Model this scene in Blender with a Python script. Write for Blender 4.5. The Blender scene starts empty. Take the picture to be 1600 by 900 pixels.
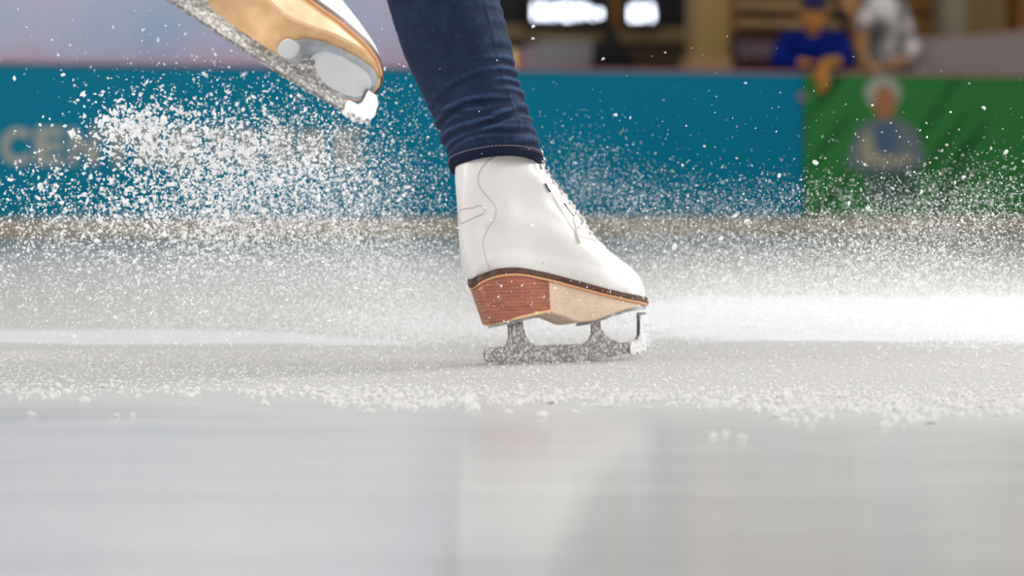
import bpy, bmesh, math, random
import numpy as np
from mathutils import Vector, Matrix, noise as mnoise
from mathutils.bvhtree import BVHTree

rng = np.random.default_rng(11)
random.seed(5)
SC = bpy.context.scene
C = SC.collection
F = 4320.0          # focal length in pixels of the 1600 wide frame
HC = 0.25           # lens height over the ice

# ------------------------------------------------------------------ helpers
def at(px, py, Y):
    return Vector(((px - 800) * Y / F, Y, HC - (py - 300) * Y / F))

def tag(o, label=None, cat=None, group=None, kind=None):
    if label: o['label'] = label
    if cat: o['category'] = cat
    if group: o['group'] = group
    if kind: o['kind'] = kind
    return o

def link(name, me, mats, parent=None):
    o = bpy.data.objects.new(name, me)
    C.objects.link(o)
    if not isinstance(mats, (list, tuple)): mats = [mats]
    for m in mats: me.materials.append(m)
    if parent is not None: o.parent = parent
    return o

def empty(name, M=None):
    o = bpy.data.objects.new(name, None)
    o.empty_display_size = .05
    C.objects.link(o)
    if M is not None: o.matrix_world = M
    return o

def obj(name, bm, mats, parent=None, smooth=True, sharp=40):
    bmesh.ops.recalc_face_normals(bm, faces=bm.faces)
    me = bpy.data.meshes.new(name)
    bm.to_mesh(me); bm.free()
    if smooth:
        me.polygons.foreach_set('use_smooth', [True] * len(me.polygons))
        if sharp: me.set_sharp_from_angle(angle=math.radians(sharp))
    return link(name, me, mats, parent)

def tmap(pts, x):
    return float(np.interp(x, [p[0] for p in pts], [p[1] for p in pts]))

def smap(pts, x):
    """smooth (catmull-rom like) interpolation through points"""
    xs = [p[0] for p in pts]; ys = [p[1] for p in pts]
    if x <= xs[0]: return ys[0]
    if x >= xs[-1]: return ys[-1]
    i = max(0, int(np.searchsorted(xs, x)) - 1)
    def m(k):
        if k <= 0: return (ys[1] - ys[0]) / (xs[1] - xs[0])
        if k >= len(xs) - 1: return (ys[-1] - ys[-2]) / (xs[-1] - xs[-2])
        a = (ys[k] - ys[k-1]) / (xs[k] - xs[k-1]); b = (ys[k+1] - ys[k]) / (xs[k+1] - xs[k])
        return 0 if a * b <= 0 else 2 * a * b / (a + b)
    h = xs[i+1] - xs[i]; t = (x - xs[i]) / h
    return ((2*t**3 - 3*t**2 + 1) * ys[i] + (t**3 - 2*t**2 + t) * h * m(i)
            + (-2*t**3 + 3*t**2) * ys[i+1] + (t**3 - t**2) * h * m(i+1))

def add_rings(bm, rings, closed=True, cap0=False, cap1=False):
    vs = [[bm.verts.new(p) for p in r] for r in rings]
    n = len(rings[0])
    for a, b in zip(vs, vs[1:]):
        for i in range(n if closed else n - 1):
            j = (i + 1) % n
            bm.faces.new((a[i], a[j], b[j], b[i]))
    if cap0: bm.faces.new(vs[0][::-1])
    if cap1: bm.faces.new(vs[-1])
    return vs

def add_tube(bm, pts, r, seg=8, caps=True):
    pts = [Vector(p) for p in pts]
    rs = r if isinstance(r, (list, tuple)) else [r] * len(pts)
    rings = []; up = None
    for i, p in enumerate(pts):
        d = (pts[min(i+1, len(pts)-1)] - pts[max(i-1, 0)]).normalized()
        if up is None:
            up = Vector((0, 0, 1)) if abs(d.z) < .9 else Vector((0, 1, 0))
        x = d.cross(up).normalized(); y = x.cross(d).normalized(); up = y
        rings.append([p + (x * math.cos(2*math.pi*k/seg) + y * math.sin(2*math.pi*k/seg)) * rs[i] for k in range(seg)])
    add_rings(bm, rings, True, caps, caps)

def add_box(bm, lo, hi, M=None):
    vs = []
    for z in (lo[2], hi[2]):
        for x, y in ((lo[0], lo[1]), (hi[0], lo[1]), (hi[0], hi[1]), (lo[0], hi[1])):
            p = Vector((x, y, z)); vs.append(bm.verts.new(M @ p if M else p))
    for f in ((0,3,2,1), (4,5,6,7), (0,1,5,4), (1,2,6,5), (2,3,7,6), (3,0,4,7)):
        bm.faces.new([vs[i] for i in f])

def box_bm(lo, hi, bev=0.0, M=None):
    bm = bmesh.new(); add_box(bm, lo, hi, M)
    if bev:
        bmesh.ops.bevel(bm, geom=bm.edges[:], offset=bev, segments=2, affect='EDGES', profile=.6)
    return bm

def add_prism(bm, poly, y0, y1, axis='y'):
    """extrude an (a, b) polygon lying in the xz plane from y0 to y1"""
    a = [bm.verts.new((p[0], y0, p[1])) for p in poly]
    b = [bm.verts.new((p[0], y1, p[1])) for p in poly]
    bm.faces.new(a); bm.faces.new(b[::-1])
    n = len(poly)
    for i in range(n):
        j = (i + 1) % n
        bm.faces.new((a[j], a[i], b[i], b[j]))

def add_ell(bm, c, r, R=None, seg=20, rng_=12):
    g = bmesh.ops.create_uvsphere(bm, u_segments=seg, v_segments=rng_, radius=1)
    for v in g['verts']:
        p = Vector((v.co.x * r[0], v.co.y * r[1], v.co.z * r[2]))
        if R is not None: p = R @ p
        v.co = p + Vector(c)

# ------------------------------------------------------------------ materials
def lin(r, g, b, k=1.0):
    def f(c):
        c /= 255.0
        return (c / 12.92 if c <= .04045 else ((c + .055) / 1.055) ** 2.4)
    return tuple(min(1.0, f(c) * k) for c in (r, g, b)) + (1.0,)

class NT:
    def __init__(s, name):
        s.m = bpy.data.materials.new(name); s.m.use_nodes = True
        s.t = s.m.node_tree; s.n = s.t.nodes
        s.b = s.n['Principled BSDF']; s.out = s.n['Material Output']
        s.tc = None
    def new(s, t, **kw):
        n = s.n.new(t)
        for k, v in kw.items(): setattr(n, k, v)
        return n
    def co(s, kind='Object', scale=(1,1,1), rot=(0,0,0), loc=(0,0,0)):
        if s.tc is None: s.tc = s.new('ShaderNodeTexCoord')
        mp = s.new('ShaderNodeMapping')
        mp.inputs['Scale'].default_value = scale; mp.inputs['Rotation'].default_value = rot; mp.inputs['Location'].default_value = loc
        s.l(s.tc.outputs[kind], mp.inputs['Vector'])
        return mp.outputs['Vector']
    def l(s, a, b): s.t.links.new(a, b)
    def noise(s, vec, scale, detail=3, rough=.5):
        n = s.new('ShaderNodeTexNoise'); n.inputs['Scale'].default_value = scale
        n.inputs['Detail'].default_value = detail; n.inputs['Roughness'].default_value = rough
        s.l(vec, n.inputs['Vector']); return n.outputs['Fac']
    def ramp(s, fac, stops, interp='LINEAR'):
        r = s.new('ShaderNodeValToRGB'); r.color_ramp.interpolation = interp
        e = r.color_ramp.elements
        while len(e) < len(stops): e.new(.5)
        for k, (p, c) in enumerate(stops):
            e[k].position = p
            e[k].color = c if isinstance(c, tuple) else (c, c, c, 1)
        s.l(fac, r.inputs['Fac']); return r.outputs['Color']
    def mix(s, fac, a, b):
        m = s.new('ShaderNodeMix', data_type='RGBA')
        if isinstance(fac, (int, float)): m.inputs[0].default_value = fac
        else: s.l(fac, m.inputs[0])
        for k, x in ((6, a), (7, b)):
            if isinstance(x, tuple): m.inputs[k].default_value = x
            else: s.l(x, m.inputs[k])
        return m.outputs[2]
    def bump(s, h, strength=.3, dist=.002):
        b = s.new('ShaderNodeBump'); b.inputs['Strength'].default_value = strength; b.inputs['Distance'].default_value = dist
        s.l(h, b.inputs['Height']); s.l(b.outputs['Normal'], s.b.inputs['Normal']); return b
    def base(s, c):
        if isinstance(c, tuple): s.b.inputs['Base Color'].default_value = c
        else: s.l(c, s.b.inputs['Base Color'])
    def set(s, **kw):
        for k, v in kw.items(): s.b.inputs[k.replace('_', ' ')].default_value = v

def simple(name, col, rough=.5, metal=0.0, spec=.5, var=0.12, vscale=30):
    t = NT(name)
    v = t.noise(t.co(), vscale, 4)
    d = tuple(c * (1 - var) for c in col[:3]) + (1,)
    e = tuple(min(1, c * (1 + var)) for c in col[:3]) + (1,)
    t.base(t.ramp(v, [(.3, d), (.7, e)]))
    t.set(Roughness=rough, Metallic=metal, Specular_IOR_Level=spec)
    return t.m

def emit(name, col, strength):
    t = NT(name); t.set(Emission_Color=col, Emission_Strength=strength, Base_Color=col, Roughness=.5)
    return t.m

K = 1.3   # paint colours of upright boards from their colour in view (they get about two thirds of full light)

# leather of the boots
t = NT('white_leather')
n1 = t.noise(t.co(scale=(1,1,1)), 420, 3); n2 = t.noise(t.co(), 18, 3)
t.base(t.ramp(n2, [(.3, (.69,.67,.645,1)), (.7, (.765,.748,.72,1))]))
t.set(Roughness=.38, Specular_IOR_Level=.5, Coat_Weight=.12, Coat_Roughness=.25)
t.bump(n1, .12, .0004)
M_LEATHER = t.m
M_PATCH = simple('pinkish_leather', (.76,.70,.69,1), .5)
M_SEAM = simple('grey_thread', (.45,.42,.40,1), .7)
M_LACE = simple('lace_cotton', (.80,.76,.72,1), .8)
M_SLIT = simple('dark_gap', (.06,.055,.05,1), .8)
M_HOOK = simple('hook_steel', (.6,.6,.6,1), .3, 1.0)

t = NT('welt_leather')
t.base(t.ramp(t.noise(t.co(scale=(1,1,4)), 60, 4), [(.3, lin(50,28,16)), (.7, lin(100,62,40))]))
t.set(Roughness=.45); M_WELT = t.m
M_RAND = simple('pale_rand', lin(214,158,112), .5)

t = NT('stacked_leather')
vec = t.co()
w = t.new('ShaderNodeTexWave', wave_type='BANDS', bands_direction='Z'); w.inputs['Scale'].default_value = 62; w.inputs['Distortion'].default_value = 1.2
w.inputs['Detail'].default_value = 3; t.l(vec, w.inputs['Vector'])
c1 = t.ramp(w.outputs['Fac'], [(.1, lin(124,68,48)), (.75, lin(176,104,76))])
c2 = t.ramp(t.noise(t.co(scale=(1,1,3)), 45, 4), [(.3, lin(136,84,72)), (.75, lin(190,116,84))])
t.base(t.mix(.6, c1, c2)); t.set(Roughness=.28, Coat_Weight=.3, Coat_Roughness=.2)
t.bump(w.outputs['Fac'], .25, .0006)
M_HEEL = t.m
t = NT('tan_sole_leather')
t.base(t.ramp(t.noise(t.co(), 55, 5), [(.3, lin(216,172,122)), (.7, lin(236,196,146))]))
t.set(Roughness=.4); t.bump(t.noise(t.co(), 300, 3), .1, .0004); M_TAN = t.m
t = NT('dusted_sole_leather')
c = t.ramp(t.noise(t.co(), 55, 5), [(.3, lin(206,162,116)), (.7, lin(226,184,138))])
c = t.mix(t.ramp(t.noise(t.co(), 480, 4, .7), [(.40, 0.08), (.66, .75)]), c, (.72,.70,.68,1))
t.base(c); t.set(Roughness=.55); M_TAND = t.m

# blade steel caked with snow
t = NT('frosted_steel')
n = t.noise(t.co(), 270, 5, .65)
k = t.ramp(n, [(.46, 0.0), (.66, 1.0)])
t.base(t.mix(k, (.19,.178,.168,1), (.74,.72,.70,1)))
inv = t.ramp(n, [(.46, .6), (.62, 0.0)])
t.l(inv, t.b.inputs['Metallic'])
t.set(Roughness=.38); t.bump(n, .7, .0015)
M_BLADE = t.m
t = NT('toe_snow_steel')
n = t.noise(t.co(), 190, 5, .6)
k = t.ramp(n, [(.30, 0.0), (.46, 1.0)])
t.base(t.mix(k, (.42,.41,.41,1), (.92,.91,.92,1)))
t.set(Roughness=.5); t.bump(n, .8, .0018)
M_PICK = t.m
M_PLATE = simple('plate_steel', (.46,.49,.53,1), .35, .4, var=.2, vscale=60)
M_PAD = simple('plate_pad', (.72,.73,.745,1), .45, .1, var=.05)

t = NT('navy_denim')
v1 = t.noise(t.co(), 35, 4); v2 = t.noise(t.co(scale=(1,1,.35)), 900, 2)
c = t.ramp(v1, [(.25, (.004,.0095,.030,1)), (.75, (.0085,.020,.058,1))])
c = t.mix(t.ramp(v2, [(.55, 0.0), (.8, .5)]), c, (.022,.047,.115,1))
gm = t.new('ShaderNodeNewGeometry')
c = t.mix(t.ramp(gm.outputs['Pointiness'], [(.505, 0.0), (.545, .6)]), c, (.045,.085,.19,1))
t.base(c); t.set(Roughness=.85, Specular_IOR_Level=.25, Sheen_Weight=.02, Sheen_Roughness=.5, Sheen_Tint=(.45,.65,1,1))
t.bump(v2, .3, .0006); M_DENIM = t.m
M_HEM = simple('dark_hem_denim', (.006,.011,.030,1), .9, spec=.2, var=.35, vscale=500)
M_STITCH = simple('stitch_thread', (.22,.17,.20,1), .8)

# ice: milky, scuffed dull where the snow lies, wet and smooth nearer the lens
t = NT('rink_ice')
vec = t.co(scale=(.6, 3.5, 1))
a = t.noise(vec, 3.0, 5, .55); b = t.noise(t.co(scale=(.4, 2.2, 1)), 34, 5, .6); g = t.noise(t.co(scale=(1,1,1)), 260, 4, .7)
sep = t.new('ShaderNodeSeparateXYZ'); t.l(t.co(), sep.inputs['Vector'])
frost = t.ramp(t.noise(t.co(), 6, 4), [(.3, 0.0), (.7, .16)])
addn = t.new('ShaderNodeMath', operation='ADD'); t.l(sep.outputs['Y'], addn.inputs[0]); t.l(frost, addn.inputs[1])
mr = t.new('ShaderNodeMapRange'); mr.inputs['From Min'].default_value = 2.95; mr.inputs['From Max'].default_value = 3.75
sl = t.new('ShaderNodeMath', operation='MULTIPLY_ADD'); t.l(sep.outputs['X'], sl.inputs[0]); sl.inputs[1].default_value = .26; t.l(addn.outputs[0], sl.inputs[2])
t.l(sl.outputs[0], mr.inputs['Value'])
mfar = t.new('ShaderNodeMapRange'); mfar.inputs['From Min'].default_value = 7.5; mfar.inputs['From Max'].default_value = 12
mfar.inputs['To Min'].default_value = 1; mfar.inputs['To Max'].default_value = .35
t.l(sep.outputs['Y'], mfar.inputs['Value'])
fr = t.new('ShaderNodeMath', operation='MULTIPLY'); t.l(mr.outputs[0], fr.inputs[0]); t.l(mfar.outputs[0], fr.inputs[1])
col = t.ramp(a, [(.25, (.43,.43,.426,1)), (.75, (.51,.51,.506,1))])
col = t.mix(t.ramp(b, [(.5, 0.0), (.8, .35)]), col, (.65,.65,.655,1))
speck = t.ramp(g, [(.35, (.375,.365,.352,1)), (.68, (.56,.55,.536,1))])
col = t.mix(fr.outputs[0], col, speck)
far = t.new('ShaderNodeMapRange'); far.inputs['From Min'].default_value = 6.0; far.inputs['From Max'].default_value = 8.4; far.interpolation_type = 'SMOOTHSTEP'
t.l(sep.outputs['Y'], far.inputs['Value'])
col = t.mix(far.outputs[0], col, (.42,.425,.385,1))      # dull grey-green reflection of the boards put into the far ice colour
dif = t.new('ShaderNodeBsdfDiffuse'); t.l(col, dif.inputs['Color'])
glo = t.new('ShaderNodeBsdfGlossy'); glo.inputs['Color'].default_value = (.96,.97,.97,1)
rr = t.new('ShaderNodeMapRange'); rr.inputs['To Min'].default_value = .13; rr.inputs['To Max'].default_value = .5
t.l(fr.outputs[0], rr.inputs['Value']); t.l(rr.outputs[0], glo.inputs['Roughness'])
gf = t.new('ShaderNodeMapRange'); gf.inputs['To Min'].default_value = .36; gf.inputs['To Max'].default_value = .06
t.l(fr.outputs[0], gf.inputs['Value'])
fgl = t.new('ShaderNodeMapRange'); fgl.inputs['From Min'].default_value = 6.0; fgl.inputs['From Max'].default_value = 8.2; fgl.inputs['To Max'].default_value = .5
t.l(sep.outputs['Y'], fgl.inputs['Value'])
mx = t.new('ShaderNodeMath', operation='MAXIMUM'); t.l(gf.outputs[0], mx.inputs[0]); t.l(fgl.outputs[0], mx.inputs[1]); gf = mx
ms = t.new('ShaderNodeMixShader'); t.l(gf.outputs[0], ms.inputs[0]); t.l(dif.outputs[0], ms.inputs[1]); t.l(glo.outputs[0], ms.inputs[2])
bm_ = t.new('ShaderNodeBump'); bm_.inputs['Strength'].default_value = .12; bm_.inputs['Distance'].default_value = .002
t.l(b, bm_.inputs['Height']); t.l(bm_.outputs['Normal'], dif.inputs['Normal'])
t.l(ms.outputs[0], t.out.inputs['Surface'])
M_ICE = t.m

# snow and flying crystals: bright, lets light through
t = NT('snow')
dif = t.new('ShaderNodeBsdfDiffuse'); dif.inputs['Color'].default_value = (.985,.987,.99,1)
trl = t.new('ShaderNodeBsdfTranslucent'); trl.inputs['Color'].default_value = (.985,.987,.99,1)
ms = t.new('ShaderNodeMixShader'); ms.inputs[0].default_value = .45
t.l(dif.outputs[0], ms.inputs[1]); t.l(trl.outputs[0], ms.inputs[2]); t.l(ms.outputs[0], t.out.inputs['Surface'])
M_SNOW = t.m
t = NT('packed_snow')
n = t.noise(t.co(scale=(.3,2.2,1)), 9, 6, .62)
t.base(t.ramp(n, [(.32, (.53,.54,.555,1)), (.66, (.70,.705,.73,1))])); t.set(Roughness=.9, Specular_IOR_Level=.1)
t.bump(n, .4, .004); M_DRIFT = t.m
t = NT('scraped_snow')
n = t.noise(t.co(scale=(.25,3,1)), 22, 5, .6)
t.base(t.ramp(n, [(.3, (.53,.525,.53,1)), (.7, (.64,.635,.645,1))])); t.set(Roughness=.9, Specular_IOR_Level=.1)
t.bump(n, .2, .003); M_SCRAPE = t.m
t = NT('snow_crumb')
dif = t.new('ShaderNodeBsdfDiffuse'); dif.inputs['Color'].default_value = (.85,.84,.815,1)
trl = t.new('ShaderNodeBsdfTranslucent'); trl.inputs['Color'].default_value = (.85,.84,.815,1)
ms = t.new('ShaderNodeMixShader'); ms.inputs[0].default_value = .35
t.l(dif.outputs[0], ms.inputs[1]); t.l(trl.outputs[0], ms.inputs[2]); t.l(ms.outputs[0], t.out.inputs['Surface'])
M_CRUMB = t.m

M_TEAL = simple('teal_board', lin(0,104,130,1.5), .6, spec=.12, var=.03, vscale=2)
M_LETTER = simple('beige_letter', lin(150,150,142,K), .6, var=.03)
M_KICK = simple('kick_plate_plastic', lin(150,140,122,K), .6, var=.10, vscale=6)
M_RAIL = simple('rail_plastic', lin(150,96,104,K), .5, var=.08)
M_RAILP = simple('pink_rail_plastic', lin(150,108,102,K), .5, var=.08)
t = NT('green_print')
sp = t.new('ShaderNodeSeparateXYZ'); t.l(t.co(), sp.inputs['Vector'])
m1 = t.new('ShaderNodeMapRange'); m1.inputs['From Min'].default_value = .75; m1.inputs['From Max'].default_value = 1.25; m1.interpolation_type = 'SMOOTHSTEP'
nn = t.noise(t.co(scale=(1,1,1)), 2.2, 2)
ad = t.new('ShaderNodeMath', operation='MULTIPLY_ADD'); t.l(nn, ad.inputs[0]); ad.inputs[1].default_value = .5; t.l(sp.outputs['X'], ad.inputs[2])
t.l(ad.outputs[0], m1.inputs['Value'])
dk = t.ramp(t.noise(t.co(), 1.7, 2), [(.35, lin(6,62,8,.55)), (.65, lin(14,92,18,.55))])
cc = t.mix(m1.outputs[0], dk, lin(56,136,66,.85))
rt = t.co(rot=(0, math.radians(-40), 0)); m2 = t.new('ShaderNodeMapping'); m2.inputs['Scale'].default_value = (5, 1, .5); t.l(rt, m2.inputs['Vector'])
st = t.noise(m2.outputs['Vector'], 1.3, 2)
cc = t.mix(t.ramp(st, [(.56, 0.0), (.68, .75)]), cc, lin(22,52,22,.8))
t.base(cc); t.set(Roughness=.6, Specular_IOR_Level=.12); M_GREEN = t.m

t = NT('lilac_banner')
n = t.noise(t.co(scale=(1,1,1)), 1.3, 3); n2 = t.noise(t.co(loc=(3,1,7)), 2.4, 2)
c = t.ramp(n, [(.3, lin(128,146,182,2.5)), (.5, lin(150,152,186,2.5)), (.7, lin(160,148,182,2.5))])
sp = t.new('ShaderNodeSeparateXYZ'); t.l(t.co(), sp.inputs['Vector'])
pk = t.new('ShaderNodeMapRange'); pk.inputs['From Min'].default_value = 1.38; pk.inputs['From Max'].default_value = 1.02; pk.interpolation_type = 'SMOOTHSTEP'
ad = t.new('ShaderNodeMath', operation='MULTIPLY_ADD'); t.l(n2, ad.inputs[0]); ad.inputs[1].default_value = .35; t.l(sp.outputs['Z'], ad.inputs[2])
t.l(ad.outputs[0], pk.inputs['Value'])
c = t.mix(pk.outputs[0], c, lin(188,138,160,1.9))
bl = t.new('ShaderNodeMapRange'); bl.inputs['From Min'].default_value = -2.75; bl.inputs['From Max'].default_value = -3.3; bl.interpolation_type = 'SMOOTHSTEP'
t.l(sp.outputs['X'], bl.inputs['Value'])
c = t.mix(bl.outputs[0], c, lin(92,150,188,2.0))
t.base(c); t.set(Roughness=.5); M_LILAC = t.m

K2 = 1.8
M_TANW = simple('tan_wall_paint', lin(122,98,58,K2), .7, var=.12, vscale=1.2)
M_COL = simple('column_paint', lin(128,102,54,K2), .6, var=.06, vscale=2)
M_BEAM = simple('beam_wood', lin(98,80,50,K2), .6, var=.1, vscale=3)
M_BLACK = simple('black_panel', (.004,.004,.005,1), .6)
M_BROWN = simple('dark_wood', lin(50,34,18,K2), .6, var=.15, vscale=4)
M_ORANGE = simple('orange_wood', lin(112,72,24,K2), .6, var=.12, vscale=4)
M_SHELF = simple('pale_shelf_wood', lin(140,108,70,K2), .6, var=.1, vscale=4)
M_MAROON = simple('maroon_sign', lin(48,12,10,K2), .5)
M_MLET = simple('faded_sign_letter', lin(112,94,102,K2), .6)
M_GREY = simple('grey_counter', lin(118,114,118,K2), .5, var=.08, vscale=3)
M_SILV = simple('silver_panel', lin(130,120,116,K2), .4, var=.12, vscale=3)
M_GCOL = simple('grey_column_paint', lin(118,108,88,K2), .6, var=.06)
M_BAG = simple('black_fabric', (.005,.005,.006,1), .9)
M_SIGN = emit('sign_white', (.80,.85,1,1), 3.0)
M_SKIN = simple('skin', lin(150,98,40,K2), .6, var=.05)
M_SKIN2 = simple('tan_skin', lin(146,104,66,K2), .6, var=.05)
M_BLUE = simple('blue_jersey', lin(8,34,118,.9), .9, spec=.1, var=.2, vscale=6)
M_CAP = simple('navy_cap', lin(6,10,60,K2), .8)
M_HAIR = simple('dark_hair', lin(22,14,8,K2), .7)
t = NT('patterned_shirt')
t.base(t.ramp(t.noise(t.co(), 7, 3), [(.42, lin(96,92,90,K2)), (.58, lin(186,180,178,K2))])); t.set(Roughness=.85); M_SHIRT = t.m
M_TROUS = simple('dark_trousers', (.02,.02,.03,1), .9)
M_EYE = simple('eye_dark', (.01,.01,.01,1), .3)

# ------------------------------------------------------------------ the rink
bm = bmesh.new()
bmesh.ops.create_grid(bm, x_segments=2, y_segments=2, size=1)
for v in bm.verts: v.co = Vector((v.co.x * 16, 11 + v.co.y * 14, 0))
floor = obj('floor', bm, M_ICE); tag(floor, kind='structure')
bm = bmesh.new()

# frame of the boards: u runs along them, v away behind them
P0 = Vector((-2.796, 15.1, 0)); ANG = math.atan2(1.7, 5.907)
MB = Matrix.Translation(P0) @ Matrix.Rotation(ANG, 4, 'Z')
MBI = MB.inverted()
def bp(px, py, v):
    """point of the boards' frame seen at a pixel, on the plane a distance v behind the boards"""
    o = MBI @ Vector((0, 0, HC)); d = MBI.to_3x3() @ Vector(((px - 800) / F, 1, (300 - py) / F))
    return o + d * ((v - o.y) / d.y)
def ub(px, v): return bp(px, 0, v).x
def zb(px, py, v): return bp(px, py, v).z
def bthing(name, label, cat, group=None):
    e = empty(name, MB); return tag(e, label, cat, group)
def bbox(px0, px1, py0, py1, v0, v1, bev=.006, zlo=None):
    a, b = bp(px0, py1, v0), bp(px1, py0, v0)
    return box_bm((a.x, v0, a.z if zlo is None else zlo), (b.x, v1, b.z), bev)

ZT, ZK = .956, .103
uS = ub(1256, 0)
def dasher(name, label, u0, u1, mat, railm):
    e = bthing(name, label, 'board')
    obj('panel', box_bm((u0, 0, ZK), (u1, .04, ZT - .006), .004), mat, e)
    obj('kick_plate', box_bm((u0, -.012, 0), (u1, .04, ZK + .002), .004), M_KICK, e)
    obj('top_rail', box_bm((u0, -.008, ZT - .006), (u1, .16, ZT + .012), .005), railm, e)
    for k in range(int((u1 - u0) / 1.2) + 1):
        u = u0 + .1 + k * 1.2
        if u < u1 - .05: obj('post', box_bm((u, .045, 0), (u + .06, .11, ZT - .03), .004), M_GREY, e)
    return e
teal = dasher('dasher_board', 'teal rink board with beige lettering and a pale kick plate', -5.0, uS - .006, M_TEAL, M_RAIL)
green = dasher('dasher_board', 'green rink board printed with a grey-haired figure', uS + .006, uS + 7.5, M_GREEN, M_RAILP)
bm = bmesh.new(); add_ell(bm, (bp(1252, 152, 0).x, -.012, bp(1252, 152, 0).z), (.028, .02, .028))
tag(obj('latch_knob', bm, M_MLET, teal), 'pale round knob')

# lettering on the teal board (the spray hides its middle)
def letters(text_slots, capz0, capz1, mat, parent, y, name):
    mes = bmesh.new()
    for ch, u in text_slots:
        cu = bpy.data.curves.new('glyph', 'FONT'); cu.body = ch; cu.size = 1; cu.extrude = .006; cu.offset = .045
        o = bpy.data.objects.new('glyph', cu); C.objects.link(o)
        bpy.context.view_layer.update()
        me = bpy.data.meshes.new_from_object(o.evaluated_get(bpy.context.evaluated_depsgraph_get()))
        xs = [v.co.x for v in me.vertices]; ys = [v.co.y for v in me.vertices]
        x0, x1, y0, y1 = min(xs), max(xs), min(ys), max(ys)
        wd = .158 if ch not in 'I.' else .05
        for v in me.vertices:
            v.co = Vector((u + (v.co.x - x0) / (x1 - x0) * wd, y + v.co.z * .4, capz0 + (v.co.y - y0) / (y1 - y0) * (capz1 - capz0)))
        mes.from_mesh(me)
        bpy.data.objects.remove(o); bpy.data.curves.remove(cu); bpy.data.meshes.remove(me)
    return obj(name, mes, mat, parent, smooth=False)
u0 = ub(1, 0)
letters([(c, u0 + .1865 * i) for i, c in enumerate('CENTRETRERE')], .397, .603, M_LETTER, teal, -.004, 'lettering')

# figure printed on the green board
def flat(bm, pts, mi, y):
    vs = []
    for p in pts:
        q = bp(p[0], p[1], 0); vs.append(bm.verts.new((q.x, y, q.z)))
    f = bm.faces.new(vs); f.material_index = mi
def oval(cx, cy, rx, ry, n=24): return [(cx + rx * math.cos(2*math.pi*k/n), cy + ry * math.sin(2*math.pi*k/n)) for k in range(n)]
bm = bmesh.new()
flat(bm, [(1352,255),(1350,320),(1438,320),(1425,255)], 3, -.0015)
flat(bm, [(1345,195),(1365,186),(1403,186),(1428,200),(1446,240),(1440,262),(1400,268),(1345,268),(1324,258),(1330,225)], 0, -.002)
flat(bm, [(1372,190),(1398,190),(1402,225),(1396,245),(1372,240),(1366,215)], 4, -.0025)
flat(bm, [(1348,208),(1362,206),(1366,238),(1400,246),(1424,240),(1426,252),(1385,260),(1350,256),(1342,240)], 1, -.003)
flat(bm, oval(1379,145,29,27), 5, -.0035)
flat(bm, oval(1382,160,18,27), 2, -.004)
fig = obj('printed_figure', bm, [simple('print_jacket', lin(92,104,108,K)), simple('print_sleeve', lin(142,138,112,K)), simple('print_face', lin(150,98,62,K)),
      simple('print_trousers', lin(36,76,58,K)), simple('print_shirt', lin(62,88,112,K)), simple('print_hair', lin(142,148,132,K))], green, smooth=False)

# ------------------------------------------------------------------ behind the boards
wb = obj('wall_back', box_bm((-7, 4.0, 0), (14, 4.2, 4.2)), M_TANW); wb.matrix_world = MB; tag(wb, kind='structure')

e = bthing('banner_wall', 'tall lilac and pink banner wall standing behind the teal boards', 'banner')
uL1 = ub(742, 1.5)
obj('banner', box_bm((-5.5, 1.5, .1), (uL1, 1.54, 3.3), .01), M_LILAC, e)
fb = bmesh.new()
add_box(fb, (-5.55, 1.48, 0), (-5.5, 1.56, 3.35)); add_box(fb, (uL1, 1.48, 0), (uL1 + .05, 1.56, 3.35)); add_box(fb, (-5.5, 1.48, 3.3), (uL1, 1.56, 3.35)); add_box(fb, (-5.5, 1.48, 0), (uL1, 1.56, .1))
obj('banner_frame', fb, M_BROWN, e)

# kiosk with the two lit signs
V = 1.9
k = bthing('kiosk', 'dark timber kiosk with a beige beam behind the teal boards', 'kiosk')
obj('fascia', bbox(770, 1086, -330, 42, V, V + .25), M_BLACK, k)
obj('beam', bbox(770, 1086, 43, 63, V - .05, V + .3), M_BEAM, k)
obj('front_panel', bbox(770, 1086, 63, 110, V, V + .25, zlo=0), M_BROWN, k)
obj('post', bbox(953, 976, -330, 42, V - .06, V), M_ORANGE, k)
def lit_sign(px0, px1, label, rows):
    e = bthing('illuminated_sign', label, 'sign')
    obj('housing', bbox(px0 - 10, px1 + 10, -9, 44, V - .11, V - .065), M_BLACK, e)
    bm = bmesh.new()
    for a, b, c, d in rows:
        p, q = bp(a, d, V - .13), bp(b, c, V - .13)
        add_box(bm, (p.x, V - .13, p.z), (q.x, V - .11, q.z))
    bmesh.ops.bevel(bm, geom=bm.edges[:], offset=.008, segments=2, affect='EDGES')
    tag(obj('lettering', bm, M_SIGN, e), 'glowing white characters')
lit_sign(832, 944, 'long lit white sign on the black fascia beside the jeans leg',
         [(833,838,4,32),(843,856,4,10),(843,848,12,32),(852,857,12,32),(862,867,6,32),(871,876,3,30),(880,894,5,11),(880,894,26,32),(880,885,12,25),
          (899,904,3,31),(908,912,3,31),(916,920,6,28),(924,928,10,32),(934,942,14,28)])
lit_sign(983, 1024, 'short lit white sign on the black fascia next to the beige column',
         [(984,990,8,34),(992,1003,6,12),(992,1003,27,33),(1004,1009,8,34),(1012,1022,6,13),(1016,1023,14,33)])

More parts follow.
